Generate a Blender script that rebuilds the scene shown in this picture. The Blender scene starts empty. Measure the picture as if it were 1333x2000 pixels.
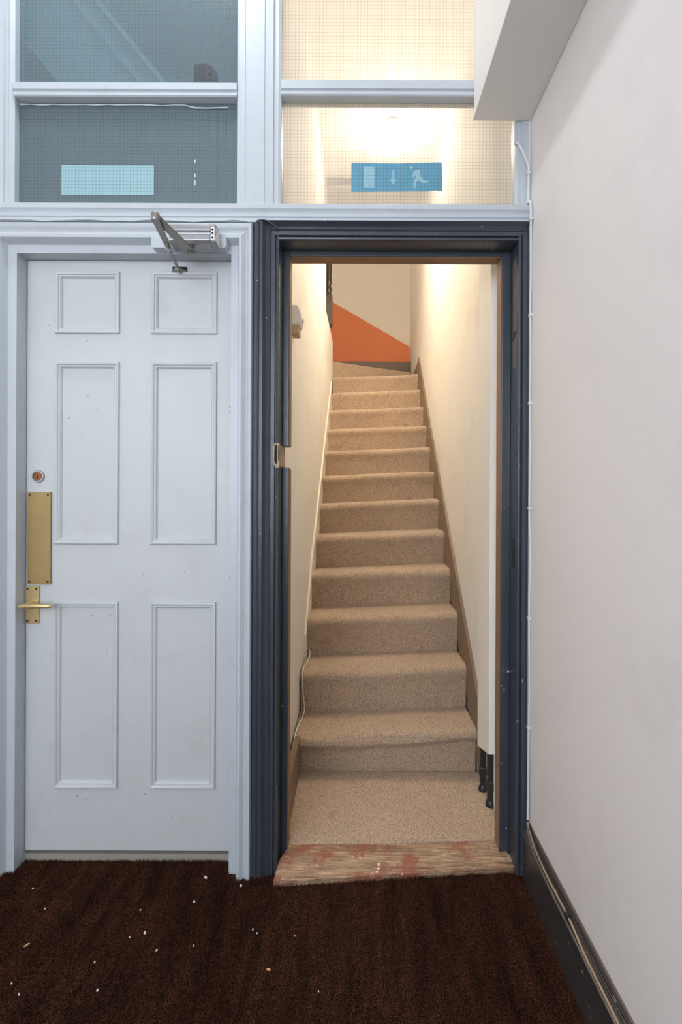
import bpy, bmesh, math, random
from mathutils import Vector, Matrix
random.seed(7)
R = math.radians
S = bpy.context.scene
COL = S.collection
PI = math.pi

# ------------------------------------------------------------------ camera
cam_d = bpy.data.cameras.new('camera')
cam_d.sensor_fit = 'VERTICAL'; cam_d.sensor_height = 36.0
cam_d.lens = 944 * 36 / 2000
cam_d.shift_x = -30.5 / 2000; cam_d.shift_y = -38.0 / 2000
cam_d.clip_start = 0.05
cam = bpy.data.objects.new('camera', cam_d); COL.objects.link(cam)
cam.location = (0, -1.55, 1.22); cam.rotation_euler = (PI / 2, R(-0.25), 0)
S.camera = cam

# ------------------------------------------------------------------ world, large lights, exposure
W = bpy.data.worlds.new('world'); S.world = W; W.use_nodes = True
W.node_tree.nodes['Background'].inputs[0].default_value = (0.72, 0.84, 1.0, 1)
W.node_tree.nodes['Background'].inputs[1].default_value = 1.0
def area(name, loc, rot, sx, sy, power, col):
    l = bpy.data.lights.new(name, 'AREA'); l.shape = 'RECTANGLE'; l.size = sx; l.size_y = sy
    l.energy = power; l.color = col
    o = bpy.data.objects.new(name, l); COL.objects.link(o); o.location = loc; o.rotation_euler = rot
    return o
area('window_daylight', (-1.10, -3.66, 1.9), (R(90), 0, 0), 2.0, 1.9, 52, (0.84, 0.90, 1.0))
area('passage_fill', (-1.9, 0.09, 2.45), Vector((1.0, 0.35, 0.45)).to_track_quat('-Z', 'Y').to_euler(), 0.3, 0.1, 6, (0.84, 0.92, 1.0))  # small hidden lamp added to brighten the space behind the grey pane
S.view_settings.view_transform = 'Standard'; S.view_settings.look = 'None'
S.view_settings.exposure = 0.62; S.view_settings.gamma = 1.0
S.view_settings.use_curve_mapping = False
S.cycles.max_bounces = 7; S.cycles.diffuse_bounces = 5; S.cycles.glossy_bounces = 2; S.cycles.transmission_bounces = 3
S.cycles.transparent_max_bounces = 8; S.cycles.use_light_tree = False; S.cycles.use_adaptive_sampling = True; S.cycles.adaptive_threshold = 0.04

# ------------------------------------------------------------------ materials
def lin(c):
    return tuple(((v / 255) / 12.92 if v / 255 <= 0.04045 else ((v / 255 + 0.055) / 1.055) ** 2.4) for v in c) + (1.0,)

class NT:
    def __init__(s, name):
        s.m = bpy.data.materials.new(name); s.m.use_nodes = True
        s.t = s.m.node_tree; s.n = s.t.nodes; s.L = s.t.links
        s.b = s.n['Principled BSDF']; s.out = s.n['Material Output']
        g = s.n.new('ShaderNodeNewGeometry'); s.pos = g.outputs['Position']
    def link(s, a, b): s.L.new(a, b)
    def mapping(s, scale):
        mp = s.n.new('ShaderNodeMapping'); mp.inputs['Scale'].default_value = scale
        s.link(s.pos, mp.inputs['Vector']); return mp.outputs['Vector']
    def noise(s, scale, detail=3, rough=0.55, vec=None, dist=0.0):
        x = s.n.new('ShaderNodeTexNoise'); x.inputs['Scale'].default_value = scale
        x.inputs['Detail'].default_value = detail; x.inputs['Roughness'].default_value = rough
        x.inputs['Distortion'].default_value = dist
        s.link(vec or s.pos, x.inputs['Vector']); return x.outputs['Fac']
    def ramp(s, fac, a, b, ca=(0, 0, 0, 1), cb=(1, 1, 1, 1)):
        r = s.n.new('ShaderNodeValToRGB'); r.color_ramp.elements[0].position = a; r.color_ramp.elements[1].position = b
        r.color_ramp.elements[0].color = ca; r.color_ramp.elements[1].color = cb
        s.link(fac, r.inputs['Fac']); return r.outputs['Color']
    def mix(s, fac, a, b):
        x = s.n.new('ShaderNodeMix'); x.data_type = 'RGBA'
        if hasattr(fac, 'links'): s.link(fac, x.inputs[0])
        else: x.inputs[0].default_value = fac
        for v, i in ((a, 6), (b, 7)):
            if hasattr(v, 'links'): s.link(v, x.inputs[i])
            else: x.inputs[i].default_value = v
        return x.outputs[2]
    def math(s, op, a, b=0.0):
        x = s.n.new('ShaderNodeMath'); x.operation = op
        for v, i in ((a, 0), (b, 1)):
            if hasattr(v, 'links'): s.link(v, x.inputs[i])
            else: x.inputs[i].default_value = v
        return x.outputs[0]
    def bump(s, h, strength, dist=0.002):
        b = s.n.new('ShaderNodeBump'); b.inputs['Strength'].default_value = strength; b.inputs['Distance'].default_value = dist
        s.link(h, b.inputs['Height'])
        s.link(b.outputs['Normal'], s.b.inputs['Normal'])
    def base(s, c):
        if hasattr(c, 'links'): s.link(c, s.b.inputs['Base Color'])
        else: s.b.inputs['Base Color'].default_value = c
    def set(s, **k):
        for a, v in k.items(): s.b.inputs[a.replace('_', ' ')].default_value = v

def paint(name, col, rough=0.5, var=0.08, vscale=3.0, bump=0.15, bscale=60, dirt=None, chips=None, metal=0.0, coat=0.0):
    """flat paint; dirt=(colour, strength, scale); chips=(colour, threshold, scale)"""
    m = NT(name); c = lin(col)
    dk = tuple(v * (1 - var) for v in c[:3]) + (1,)
    x = m.mix(m.noise(vscale, 4), dk, c)
    if dirt:
        f = m.ramp(m.noise(dirt[2], 6, 0.7), 0.52, 0.75)
        x = m.mix(m.math('MULTIPLY', f, dirt[1]), x, lin(dirt[0]))
    if chips:
        f = m.ramp(m.noise(chips[2], 2, 0.5), chips[1], chips[1] + 0.015)
        f2 = m.ramp(m.noise(4.0, 2, 0.5), 0.45, 0.6)
        f = m.math('MULTIPLY', f, f2)
        x = m.mix(f, x, lin(chips[0]))
    m.base(x); m.set(Roughness=rough, Metallic=metal)
    if coat: m.b.inputs['Coat Weight'].default_value = coat
    if bump: m.bump(m.noise(bscale, 3), bump)
    return m.m

M = {}
M['frame_white'] = paint('painted white frame', (187, 194, 199), 0.38, 0.07, 4, 0.25, 45, dirt=((150, 150, 145), 0.25, 9))
M['door_white'] = paint('painted door', (194, 198, 198), 0.42, 0.08, 2.5, 0.2, 50, dirt=((160, 156, 150), 0.2, 7), chips=((110, 105, 100), 0.75, 70))
M['wall'] = paint('hall plaster', (228, 222, 217), 0.75, 0.05, 1.6, 0.35, 22, dirt=((170, 166, 165), 0.18, 2.6))
M['box'] = paint('box casing paint', (226, 222, 217), 0.6, 0.05, 2, 0.15, 40)
M['cream'] = paint('stair cream plaster', (238, 233, 223), 0.7, 0.07, 1.8, 0.35, 14, dirt=((196, 176, 146), 0.25, 3.2))
M['cream_trim'] = paint('cream trim gloss', (236, 228, 212), 0.45, 0.06, 5, 0.2, 50, chips=((120, 100, 78), 0.66, 60))
M['dark'] = paint('dark blue grey gloss', (66, 71, 80), 0.30, 0.35, 7, 0.45, 38, dirt=((78, 78, 84), 0.5, 12), chips=((205, 204, 205), 0.735, 55))
M['dark_base'] = paint('dark baseboard gloss', (66, 62, 60), 0.32, 0.3, 6, 0.3, 30, chips=((205, 200, 195), 0.715, 42))
M['base_cap'] = paint('worn brown moulding', (92, 82, 76), 0.45, 0.3, 7, 0.35, 40, chips=((205, 198, 190), 0.70, 42))
M['bare'] = paint('bare brown wood edge', (150, 116, 84), 0.6, 0.35, 12, 0.3, 70)
M['raw_wood'] = paint('raw chipped wood', (182, 158, 128), 0.75, 0.3, 30, 0.5, 90)
M['raw_grey'] = paint('bared grey wood', (118, 112, 104), 0.7, 0.4, 25, 0.5, 90)
M['black_hole'] = paint('dark cavity', (26, 20, 17), 0.8, 0.3, 20, 0.2, 60)
M['string'] = paint('brown string paint', (134, 112, 88), 0.45, 0.25, 6, 0.3, 40, dirt=((92, 74, 58), 0.5, 8), chips=((226, 216, 200), 0.70, 48))
M['newel'] = paint('dark brown newel', (66, 50, 38), 0.4, 0.3, 12, 0.2, 50)
M['riser_brown'] = paint('brown painted riser', (86, 66, 48), 0.5, 0.2, 8, 0.2, 40)
M['pipe'] = paint('black pipe paint', (44, 42, 42), 0.3, 0.3, 14, 0.35, 40)
M['brass'] = paint('worn brass', (172, 146, 98), 0.40, 0.22, 10, 0.12, 60, dirt=((140, 120, 84), 0.5, 14), metal=0.6)
M['brass_pale'] = paint('pale lacquered brass', (206, 182, 132), 0.30, 0.15, 10, 0.1, 60, metal=0.6)
M['screw'] = paint('dark screw', (70, 54, 34), 0.4, 0.2, 20, 0, 0, metal=0.8)
M['chrome'] = paint('worn chrome', (190, 186, 182), 0.25, 0.15, 20, 0, 0, metal=0.95)
M['copper'] = paint('copper lock core', (150, 96, 64), 0.4, 0.3, 60, 0.3, 120, metal=0.8)
M['closer'] = paint('grey closer casing', (160, 160, 162), 0.33, 0.12, 14, 0.1, 60, metal=0.55)
M['closer_arm'] = paint('grey steel arm', (150, 146, 140), 0.36, 0.18, 20, 0.1, 60, metal=0.7)
M['closer_cap'] = paint('white end plate', (226, 222, 222), 0.5, 0.08, 20, 0, 0)
M['cable_white'] = paint('white cable', (214, 216, 216), 0.45, 0.1, 20, 0.1, 60)
M['cable_grey'] = paint('grey painted cable', (104, 98, 92), 0.45, 0.3, 16, 0.2, 60)
M['cable_tan'] = paint('tan cable', (170, 146, 118), 0.5, 0.2, 16, 0.2, 60)
M['cable_black'] = paint('black cable', (40, 42, 46), 0.4, 0.2, 16, 0, 0)
M['wire'] = paint('glass wire', (86, 86, 80), 0.5, 0.1, 20, 0, 0)
M['plastic'] = paint('white plastic', (232, 226, 218), 0.45, 0.06, 12, 0, 0, dirt=((190, 170, 150), 0.4, 20))
M['filler'] = paint('filler and torn paper', (206, 180, 150), 0.8, 0.3, 30, 0.4, 60)
M['sticker_blue'] = paint('blue sticker', (92, 152, 176), 0.55, 0.12, 10, 0, 0)
M['sticker_pale'] = paint('pale sticker print', (140, 180, 192), 0.55, 0.1, 40, 0, 0)
M['sticker_back'] = paint('pale sticker back', (146, 182, 188), 0.55, 0.08, 10, 0, 0)
M['passage'] = paint('passage grey paint', (176, 186, 190), 0.7, 0.1, 1.5, 0.2, 20)
M['passage_dark'] = paint('passage dark paint', (120, 130, 136), 0.7, 0.1, 1.5, 0.2, 20)
M['flake'] = paint('white paint flake', (226, 224, 222), 0.7, 0.15, 60, 0, 0)
M['straw'] = paint('dry leaf', (206, 176, 118), 0.7, 0.2, 60, 0, 0)
M['stub'] = paint('tan chip', (214, 160, 118), 0.7, 0.25, 60, 0, 0)
M['film_hole'] = paint('dark hole in film', (40, 46, 55), 0.6, 0.2, 30, 0, 0)
M['sill_grey'] = paint('worn grey sill', (158, 154, 142), 0.7, 0.25, 20, 0.3, 50)
M['slab'] = paint('floor slab', (70, 60, 54), 0.9, 0.2, 5, 0.2, 40)
M['fixture'] = paint('lamp fitting', (220, 220, 216), 0.4, 0.05, 10, 0, 0)

# back wall of the stair: cream above an orange dado painted along a raking line
m = NT('cream wall with orange raking dado')
sep = m.n.new('ShaderNodeSeparateXYZ'); m.link(m.pos, sep.inputs[0])
lim = m.math('ADD', m.math('MULTIPLY', sep.outputs['X'], -0.574), 3.255)
f = m.math('GREATER_THAN', m.math('ADD', sep.outputs['Z'], m.math('MULTIPLY', m.noise(30, 2), 0.012)), lim)
org = m.mix(m.noise(3, 4), lin((198, 108, 64)), lin((208, 120, 76)))
crm = m.mix(m.noise(2, 4), lin((212, 202, 186)), lin((222, 213, 198)))
m.base(m.mix(f, org, crm)); m.set(Roughness=0.7); m.bump(m.noise(18, 3), 0.3)
M['dado'] = m.m

# beige woven stair carpet
m = NT('beige woven carpet')
v = m.n.new('ShaderNodeTexVoronoi'); v.inputs['Scale'].default_value = 165
m.link(m.mapping((1, 1, 1.0)), v.inputs['Vector'])
base = m.mix(m.noise(5, 5, 0.6), lin((200, 172, 144)), lin((220, 194, 166)))
fib = m.ramp(v.outputs['Distance'], 0.0, 0.75, (1, 1, 1, 1), (0.52, 0.50, 0.48, 1))
mm = m.n.new('ShaderNodeMix'); mm.data_type = 'RGBA'; mm.blend_type = 'MULTIPLY'; mm.inputs[0].default_value = 1.0
m.link(base, mm.inputs[6]); m.link(fib, mm.inputs[7])
st = m.math('MULTIPLY', m.ramp(m.noise(11, 4, 0.6), 0.60, 0.78), 0.55)
m.base(m.mix(st, mm.outputs[2], lin((140, 108, 82))))
m.set(Roughness=0.95); m.b.inputs['Sheen Weight'].default_value = 0.15
m.bump(m.math('SUBTRACT', 1.0, v.outputs['Distance']), 0.9, 0.004)
M['stair_carpet'] = m.m

# dark brown pile
def pile_mat(name, k):
    m = NT(name)
    a = m.mix(m.ramp(m.noise(430, 2), 0.40, 0.66), lin((15, 9, 7)), lin((116, 75, 55)))
    sv = m.mapping((9, 1.6, 1))
    b = m.ramp(m.noise(2.2, 5, 0.65, sv), 0.30, 0.75, (0.42, 0.42, 0.46, 1), (1.45, 1.32, 1.22, 1))
    x = m.n.new('ShaderNodeMix'); x.data_type = 'RGBA'; x.blend_type = 'MULTIPLY'; x.inputs[0].default_value = 1.0
    m.link(a, x.inputs[6]); m.link(b, x.inputs[7])
    m.base(x.outputs[2]); m.set(Roughness=0.9); m.b.inputs['Specular IOR Level'].default_value = 0.08
    if k: m.bump(m.noise(300, 2), 0.9, 0.006)
    return m.m
M['pile'] = pile_mat('dark brown carpet pile', False)
M['carpet'] = pile_mat('dark brown carpet backing', True)

# worn threshold board: bare grain with remains of red paint
m = NT('worn red threshold wood')
gv = m.mapping((2.0, 30, 30))
gr = m.mix(m.ramp(m.noise(3.0, 6, 0.7, gv, 1.4), 0.35, 0.7), lin((96, 68, 48)), lin((198, 168, 136)))
red = m.mix(m.noise(40, 3), lin((118, 62, 46)), lin((150, 84, 64)))
x = m.mix(m.math('MULTIPLY', m.ramp(m.noise(9, 6, 0.75), 0.50, 0.58), 0.85), gr, red)
x = m.mix(m.ramp(m.noise(22, 4, 0.7), 0.66, 0.70), x, lin((232, 208, 180)))
m.base(x); m.set(Roughness=0.6); m.bump(m.noise(3.0, 6, 0.7, gv, 1.4), 0.4)
M['sill'] = m.m

def glass(name, body, transp, tint, transl):
    m = NT(name); m.n.remove(m.b)
    tr = m.n.new('ShaderNodeBsdfTransparent'); tr.inputs[0].default_value = tint
    tl = m.n.new('ShaderNodeBsdfTranslucent'); tl.inputs[0].default_value = body
    df = m.n.new('ShaderNodeBsdfDiffuse'); df.inputs[0].default_value = body
    gl = m.n.new('ShaderNodeBsdfGlossy'); gl.inputs['Roughness'].default_value = 0.08
    a = m.n.new('ShaderNodeMixShader'); a.inputs[0].default_value = transl
    m.link(df.outputs[0], a.inputs[1]); m.link(tl.outputs[0], a.inputs[2])
    b = m.n.new('ShaderNodeMixShader'); b.inputs[0].default_value = transp
    m.link(a.outputs[0], b.inputs[1]); m.link(tr.outputs[0], b.inputs[2])
    c = m.n.new('ShaderNodeMixShader'); fr = m.n.new('ShaderNodeFresnel'); fr.inputs[0].default_value = 1.45
    g = m.n.new('ShaderNodeNewGeometry')
    m.link(m.math('MULTIPLY', fr.outputs[0], m.math('SUBTRACT', 1.0, g.outputs['Backfacing'])), c.inputs[0]); m.link(b.outputs[0], c.inputs[1]); m.link(gl.outputs[0], c.inputs[2])
    m.link(c.outputs[0], m.out.inputs['Surface']); return m.m
M['glass_clear'] = glass('wired obscured glass', (0.74, 0.735, 0.72, 1), 0.45, (0.85, 0.85, 0.84, 1), 0.85)
M['glass_film'] = glass('wired glass with grey film', lin((148, 164, 168)), 0.62, (0.86, 0.95, 0.98, 1), 0.35)

def emit(name, col, k):
    m = NT(name); m.base((0.9, 0.9, 0.9, 1))
    m.b.inputs['Emission Color'].default_value = col; m.b.inputs['Emission Strength'].default_value = k
    return m.m
def globe_mat(name, col, k):
    """thin opal glass: mostly clear to the bulb inside, glowing faintly itself"""
    m = NT(name); m.n.remove(m.b)
    tr = m.n.new('ShaderNodeBsdfTransparent'); em = m.n.new('ShaderNodeEmission')
    em.inputs[0].default_value = col; em.inputs[1].default_value = k
    a = m.n.new('ShaderNodeMixShader'); a.inputs[0].default_value = 0.35
    m.link(tr.outputs[0], a.inputs[1]); m.link(em.outputs[0], a.inputs[2]); m.link(a.outputs[0], m.out.inputs['Surface'])
    return m.m
M['globe'] = globe_mat('lit warm globe', (1.0, 0.87, 0.69, 1), 22.0)
M['tube'] = emit('lit cool lamp diffuser', (0.84, 0.92, 1.0, 1), 5.0)
def bulb(name, parent, loc, power, col, r):
    l = bpy.data.lights.new(name, 'POINT'); l.energy = power; l.color = col; l.shadow_soft_size = r
    o = bpy.data.objects.new(name, l); COL.objects.link(o); o.parent = parent; o.location = Vector(loc) - parent.location
    return o

# ------------------------------------------------------------------ mesh helpers
class MB:
    def __init__(s): s.v = []; s.f = []
    def add(s, vs, fs):
        o = len(s.v); s.v += [tuple(p) for p in vs]; s.f += [tuple(i + o for i in q) for q in fs]; return s
    def box(s, x0, x1, y0, y1, z0, z1):
        return s.add([(x, y, z) for x in (x0, x1) for y in (y0, y1) for z in (z0, z1)],
                     [(0, 1, 3, 2), (4, 6, 7, 5), (0, 4, 5, 1), (2, 3, 7, 6), (0, 2, 6, 4), (1, 5, 7, 3)])
    def prism(s, poly, axis, a, b):
        """poly = 2D loop; axis x: (y,z), y: (x,z), z: (x,y)"""
        def p(q, t): return {'x': (t, q[0], q[1]), 'y': (q[0], t, q[1]), 'z': (q[0], q[1], t)}[axis]
        n = len(poly)
        return s.add([p(q, a) for q in poly] + [p(q, b) for q in poly],
                     [(i, (i + 1) % n, n + (i + 1) % n, n + i) for i in range(n)] + [tuple(range(n))[::-1], tuple(range(n, 2 * n))])
    def rings(s, rings, cap=True, closed=True):
        n = len(rings[0]); fs = []
        for k in range(len(rings) - 1):
            for i in range(n if closed else n - 1):
                j = (i + 1) % n
                fs.append((k * n + i, k * n + j, (k + 1) * n + j, (k + 1) * n + i))
        if cap and closed:
            fs += [tuple(range(n))[::-1], tuple(range((len(rings) - 1) * n, len(rings) * n))]
        return s.add([p for r in rings for p in r], fs)
    def tube(s, pts, r, n=8):
        pts = [Vector(p) for p in pts]; rs = r if isinstance(r, (list, tuple)) else [r] * len(pts)
        up = Vector((0.13, 0.21, 1)).normalized(); out = []
        for i, p in enumerate(pts):
            d = (pts[min(i + 1, len(pts) - 1)] - pts[max(i - 1, 0)]).normalized()
            if abs(d.dot(up)) > 0.95: up = Vector((1, 0.2, 0.1)).normalized()
            a = d.cross(up).normalized(); b = d.cross(a).normalized(); up = -b
            out.append([p + (a * math.cos(t) + b * math.sin(t)) * rs[i] for t in [2 * PI * k / n for k in range(n)]])
        return s.rings(out)
    def lathe(s, prof, c, axis='z', n=20):
        out = []
        for r, h in prof:
            ring = []
            for k in range(n):
                t = 2 * PI * k / n; u, w = r * math.cos(t), r * math.sin(t)
                q = {'z': (u, w, h), 'y': (u, h, -w), 'x': (h, u, w)}[axis]
                ring.append((c[0] + q[0], c[1] + q[1], c[2] + q[2]))
            out.append(ring)
        return s.rings(out)
    def beam(s, a, b, w0, w1, h, up=(0, 0, 1)):
        """flat bar from a to b, width w0 to w1, thickness h along up"""
        a, b, up = Vector(a), Vector(b), Vector(up); d = (b - a).normalized(); sd = d.cross(up).normalized()
        r = []
        for p, w in ((a, w0), (b, w1)):
            r.append([p + sd * w / 2 * x + up * h / 2 * y for x, y in ((-1, -1), (1, -1), (1, 1), (-1, 1))])
        return s.rings(r)

def spline(pts, n=6):
    pts = [Vector(p) for p in pts]; q = [pts[0]] + pts + [pts[-1]]; out = []
    for i in range(1, len(q) - 2):
        for k in range(n):
            t = k / n; a, b, c, d = q[i - 1], q[i], q[i + 1], q[i + 2]
            out.append(0.5 * ((2 * b) + (c - a) * t + (2 * a - 5 * b + 4 * c - d) * t * t + (3 * b - a - 3 * c + d) * t ** 3))
    return out + [pts[-1]]

def tag(o, label=None, cat=None, group=None, kind=None):
    if label: o['label'] = label
    if cat: o['category'] = cat
    if group: o['group'] = group
    if kind: o['kind'] = kind
    return o
def obj(name, mb, mat, parent=None, smooth=False, bevel=0.0, seg=2):
    me = bpy.data.meshes.new(name)
    n = len(mb.v); cx = [sum(p[i] for p in mb.v) / n for i in range(3)]; cx[2] = min(p[2] for p in mb.v)
    me.from_pydata([(p[0] - cx[0], p[1] - cx[1], p[2] - cx[2]) for p in mb.v], [], mb.f)
    bm = bmesh.new(); bm.from_mesh(me); bmesh.ops.recalc_face_normals(bm, faces=bm.faces)
    bm.to_mesh(me); bm.free()
    me.materials.append(M[mat])
    o = bpy.data.objects.new(name, me); COL.objects.link(o); o.location = cx
    if parent:
        o.parent = parent; pl = Vector((0, 0, 0)); q = parent
        while q: pl += q.location; q = q.parent
        o.location = Vector(cx) - pl
    if bevel:
        b = o.modifiers.new('bevel', 'BEVEL'); b.width = bevel; b.segments = seg; b.limit_method = 'ANGLE'; b.angle_limit = R(35)
    if smooth:
        for p in me.polygons: p.use_smooth = True
        me.set_sharp_from_angle(angle=R(40))
    return o
def empty(name, loc, label=None, cat=None, group=None, kind=None):
    o = bpy.data.objects.new(name, None); COL.objects.link(o); o.location = loc; o.empty_display_size = 0.1
    return tag(o, label, cat, group, kind)
def struct(name, mb, mat, label, cat, **k):
    return tag(obj(name, mb, mat, **k), label, cat, kind='structure')

def frame_seg(prof, a, b, da, db, y=0.0):
    """moulding from a to b in the x,z plane; da, db = mitre directions; profile (u outward, v towards the viewer)"""
    mb = MB()
    mb.rings([[(p[0] + u * d[0], y - v, p[1] + u * d[1]) for u, v in prof] for p, d in ((a, da), (b, db))])
    return mb

# ------------------------------------------------------------------ the shell
XR, XL, YB, ZC = 0.552, -2.25, -3.7, 3.60
struct('floor', MB().box(XL, 0.70, YB, 6.0, -0.12, -0.012), 'slab', 'bare floor slab under the carpets', 'floor')
struct('wall_right', MB().box(XR, XR + 0.12, YB, 0.0, -0.012, ZC), 'wall', 'off-white plastered wall right of the dark doorway', 'wall')
struct('wall_left', MB().box(XL - 0.1, XL, YB, 2.0, -0.012, ZC), 'wall', 'off-white wall left of the panelled door', 'wall')
struct('ceiling', MB().box(XL - 0.1, XR + 0.12, YB - 0.1, 0.05, ZC, ZC + 0.1), 'wall', 'white ceiling over the entrance hall', 'ceiling')
wf = empty('wall_front', (-0.55, YB, 0), 'off-white street wall behind the viewer with a window opening', 'wall', kind='structure')
for n, b in (('pier', (XL - 0.1, -2.12, 0.0, ZC)), ('pier', (-0.08, XR + 0.12, 0.0, ZC)), ('lintel', (-2.12, -0.08, 2.90, ZC)), ('apron', (-2.12, -0.08, 0.0, 0.95))):
    obj(n, MB().box(b[0], b[1], YB - 0.1, YB, b[2] - 0.012, b[3]), 'wall', wf)
# partition left of the panelled door, beyond the picture edge
struct('wall_back', MB().box(XL, -1.165, -0.002, 0.04, -0.012, ZC), 'wall', 'off-white wall strip at far left of the white architrave', 'wall')

# ------------------------------------------------------------------ partition frame: mouldings
WL, WR, WT = -1.0936, -0.4056, 1.9835          # white doorway
DL, DR, DT = -0.2496, 0.5140, 2.0260           # dark doorway, rebate edge
white_prof = [(0, -0.0008), (0, 0.0), (0.026, 0.0), (0.029, 0.003), (0.033, 0.022), (0.037, 0.029), (0.046, 0.030), (0.053, 0.025), (0.060, 0.019),
              (0.066, 0.021), (0.072, 0.028), (0.082, 0.030), (0.085, 0.026), (0.085, -0.0008)]
t1 = empty('trim_1', (WL, 0, 0), 'white moulded architrave around the panelled door', 'architrave', kind='structure')
obj('side_moulding', frame_seg(white_prof, (WL, -0.01), (WL, WT), (-1, 0), (-1, 1)), 'frame_white', t1, smooth=True)
obj('head_moulding', frame_seg(white_prof, (WL, WT), (WR, WT), (-1, 1), (0.86, 1)), 'frame_white', t1, smooth=True)
wp2 = [(u * 0.86, v) for u, v in white_prof]
obj('side_moulding', frame_seg([(u, v) for u, v in wp2], (WR, WT), (WR, -0.01), (1, 1 / 0.86), (1, 0)), 'frame_white', t1, smooth=True)
obj('jamb_lining', MB().box(WL - 0.028, WL, 0.001, 0.10, -0.01, WT), 'frame_white', t1)
obj('jamb_lining', MB().box(WR, WR + 0.028, 0.001, 0.10, -0.01, WT), 'frame_white', t1)
obj('head_lining', MB().box(WL - 0.028, WR + 0.028, 0.001, 0.10, WT, WT + 0.028), 'frame_white', t1)
obj('door_sill', MB().box(WL, WR, 0.05, 0.12, -0.012, 0.021), 'sill_grey', t1)

def dark_prof(umax, strip):
    pr = [(0, -0.001), (0, 0.003), (0.002, 0.008), (0.006, 0.009), (0.0095, 0.007), (0.011, 0.0015), (0.0125, 0.0015), (0.014, 0.010), (0.0255, 0.011),
          (0.027, 0.016), (0.030, 0.018), (0.033, 0.016), (0.034, 0.012), (0.038, 0.013), (0.043, 0.018), (0.047, 0.025), (0.050, 0.029)]
    pr = [p for p in pr if p[0] <= umax]
    if strip: pr += [(0.052, 0.029), (0.053, 0.022), (0.061, 0.021), (0.064, 0.025), (0.068, 0.026), (0.0695, 0.020), (0.0795, 0.018), (0.0805, 0.012)]
    return pr + [(pr[-1][0], -0.001)]
t2 = empty('trim_2', (DL, 0, 0), 'dark blue-grey gloss architrave around the open stair doorway', 'architrave', kind='structure')
pl = dark_prof(0.05, True); ph = dark_prof(0.05, False); pr_ = dark_prof(0.028, False)
pr_[-2:] = [(0.0275, 0.017), (0.031, 0.017), (0.031, -0.001)]
obj('side_moulding', frame_seg(pl, (DL, 0.0), (DL, DT + 0.048), (-1, 0), (-1, 0)), 'dark', t2, smooth=True)
obj('head_moulding', frame_seg(ph, (DL + 0.0002, DT), (DR - 0.0002, DT), (-1, 1), (0.62, 1)), 'dark', t2, smooth=True)
obj('side_moulding', frame_seg(pr_, (DR, DT + 0.048), (DR, 0.0), (1, 0), (1, 0)), 'dark', t2, smooth=True)
LB = 0.116
obj('jamb_lining', MB().box(DL - 0.03, DL, 0.002, LB, -0.01, DT), 'dark', t2)
obj('jamb_lining', MB().box(DR, DR + 0.028, 0.002, LB, -0.01, DT), 'dark', t2)
obj('head_lining', MB().box(DL - 0.03, DR + 0.028, 0.002, LB, DT, DT + 0.03), 'dark', t2)
SL, SR, ST, SY = -0.2277, 0.4836, 2.0109, 0.066
N0, N1 = 1.303, 1.373
obj('door_stop', MB().box(DL, SL, SY, LB, 0.0, N0), 'dark', t2, bevel=0.002)
obj('door_stop', MB().box(DL, SL, SY, LB, N1, DT), 'dark', t2, bevel=0.002)
obj('door_stop', MB().box(SR, DR, SY, LB, 0.0, DT), 'dark', t2, bevel=0.002)
obj('door_stop', MB().box(SL, SR, SY, LB, ST, DT), 'dark', t2, bevel=0.002)
tag(obj('bare_edge', MB().box(SL, SL + 0.0015, SY + 0.006, LB + 0.004, 0.0, N0 - 0.004), 'bare', t2), 'bare brown wood edge')
tag(obj('bare_edge', MB().box(SL, SL + 0.0015, SY + 0.006, LB + 0.004, N1 + 0.004, ST), 'bare', t2), 'bare brown wood edge')
tag(obj('bare_edge', MB().box(SR - 0.0015, SR, SY + 0.006, LB + 0.004, 0.0, ST), 'bare', t2), 'bare brown wood edge')
tag(obj('bare_edge', MB().box(SL, SR, SY + 0.006, LB + 0.004, ST - 0.0015, ST), 'bare', t2), 'bare brown wood edge')
# chopped-out lock keep on the left jamb
kp = obj('lock_keep_recess', MB().prism([(-0.2675, N0 + 0.012), (-0.258, N0 - 0.006), (-0.2465, N0 - 0.004), (-0.2465, N1 + 0.002), (-0.262, N1 + 0.002), (-0.2675, N1 - 0.012)], 'y', -0.0125, -0.005), 'raw_wood', t2)
tag(kp, 'chopped-out bare wood recess')
sl = MB().prism([(-0.2630, N0 + 0.018), (-0.2600, N0 + 0.009), (-0.2560, N0 + 0.007), (-0.2535, N0 + 0.012), (-0.2535, N1 - 0.003), (-0.2615, N1 - 0.001)], 'y', -0.0135, -0.0120)
obj('slot', sl, 'black_hole', kp)
obj('slot', MB().prism([(-0.2500, N0 + 0.022), (-0.2480, N0 + 0.014), (-0.2468, N0 + 0.022), (-0.2468, N1 - 0.006), (-0.2495, N1 - 0.004)], 'y', -0.0135, -0.0120), 'black_hole', kp)
tag(obj('bared_patch', MB().box(DL, DL + 0.002, 0.012, LB, N0 + 0.001, N1 - 0.001), 'raw_wood', t2), 'bare pale wood in the notch')
# old hinge recesses on the right jamb
for z0, z1, mt in ((1.625, 1.735, 'raw_grey'), (1.745, 1.985, 'raw_grey'), (0.975, 1.075, 'pipe')):
    hr = obj('hinge_recess', MB().prism([(0.010, z0), (0.040, z0 + 0.004), (0.043, z1 - 0.012), (0.014, z1)], 'x', DR - 0.0012, DR), mt, t2)
obj('screw_hole', MB().prism([(0.014, 1.732), (0.036, 1.716), (0.034, 1.726), (0.016, 1.741)], 'x', DR - 0.0022, DR - 0.0010), 'black_hole', t2)

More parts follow.
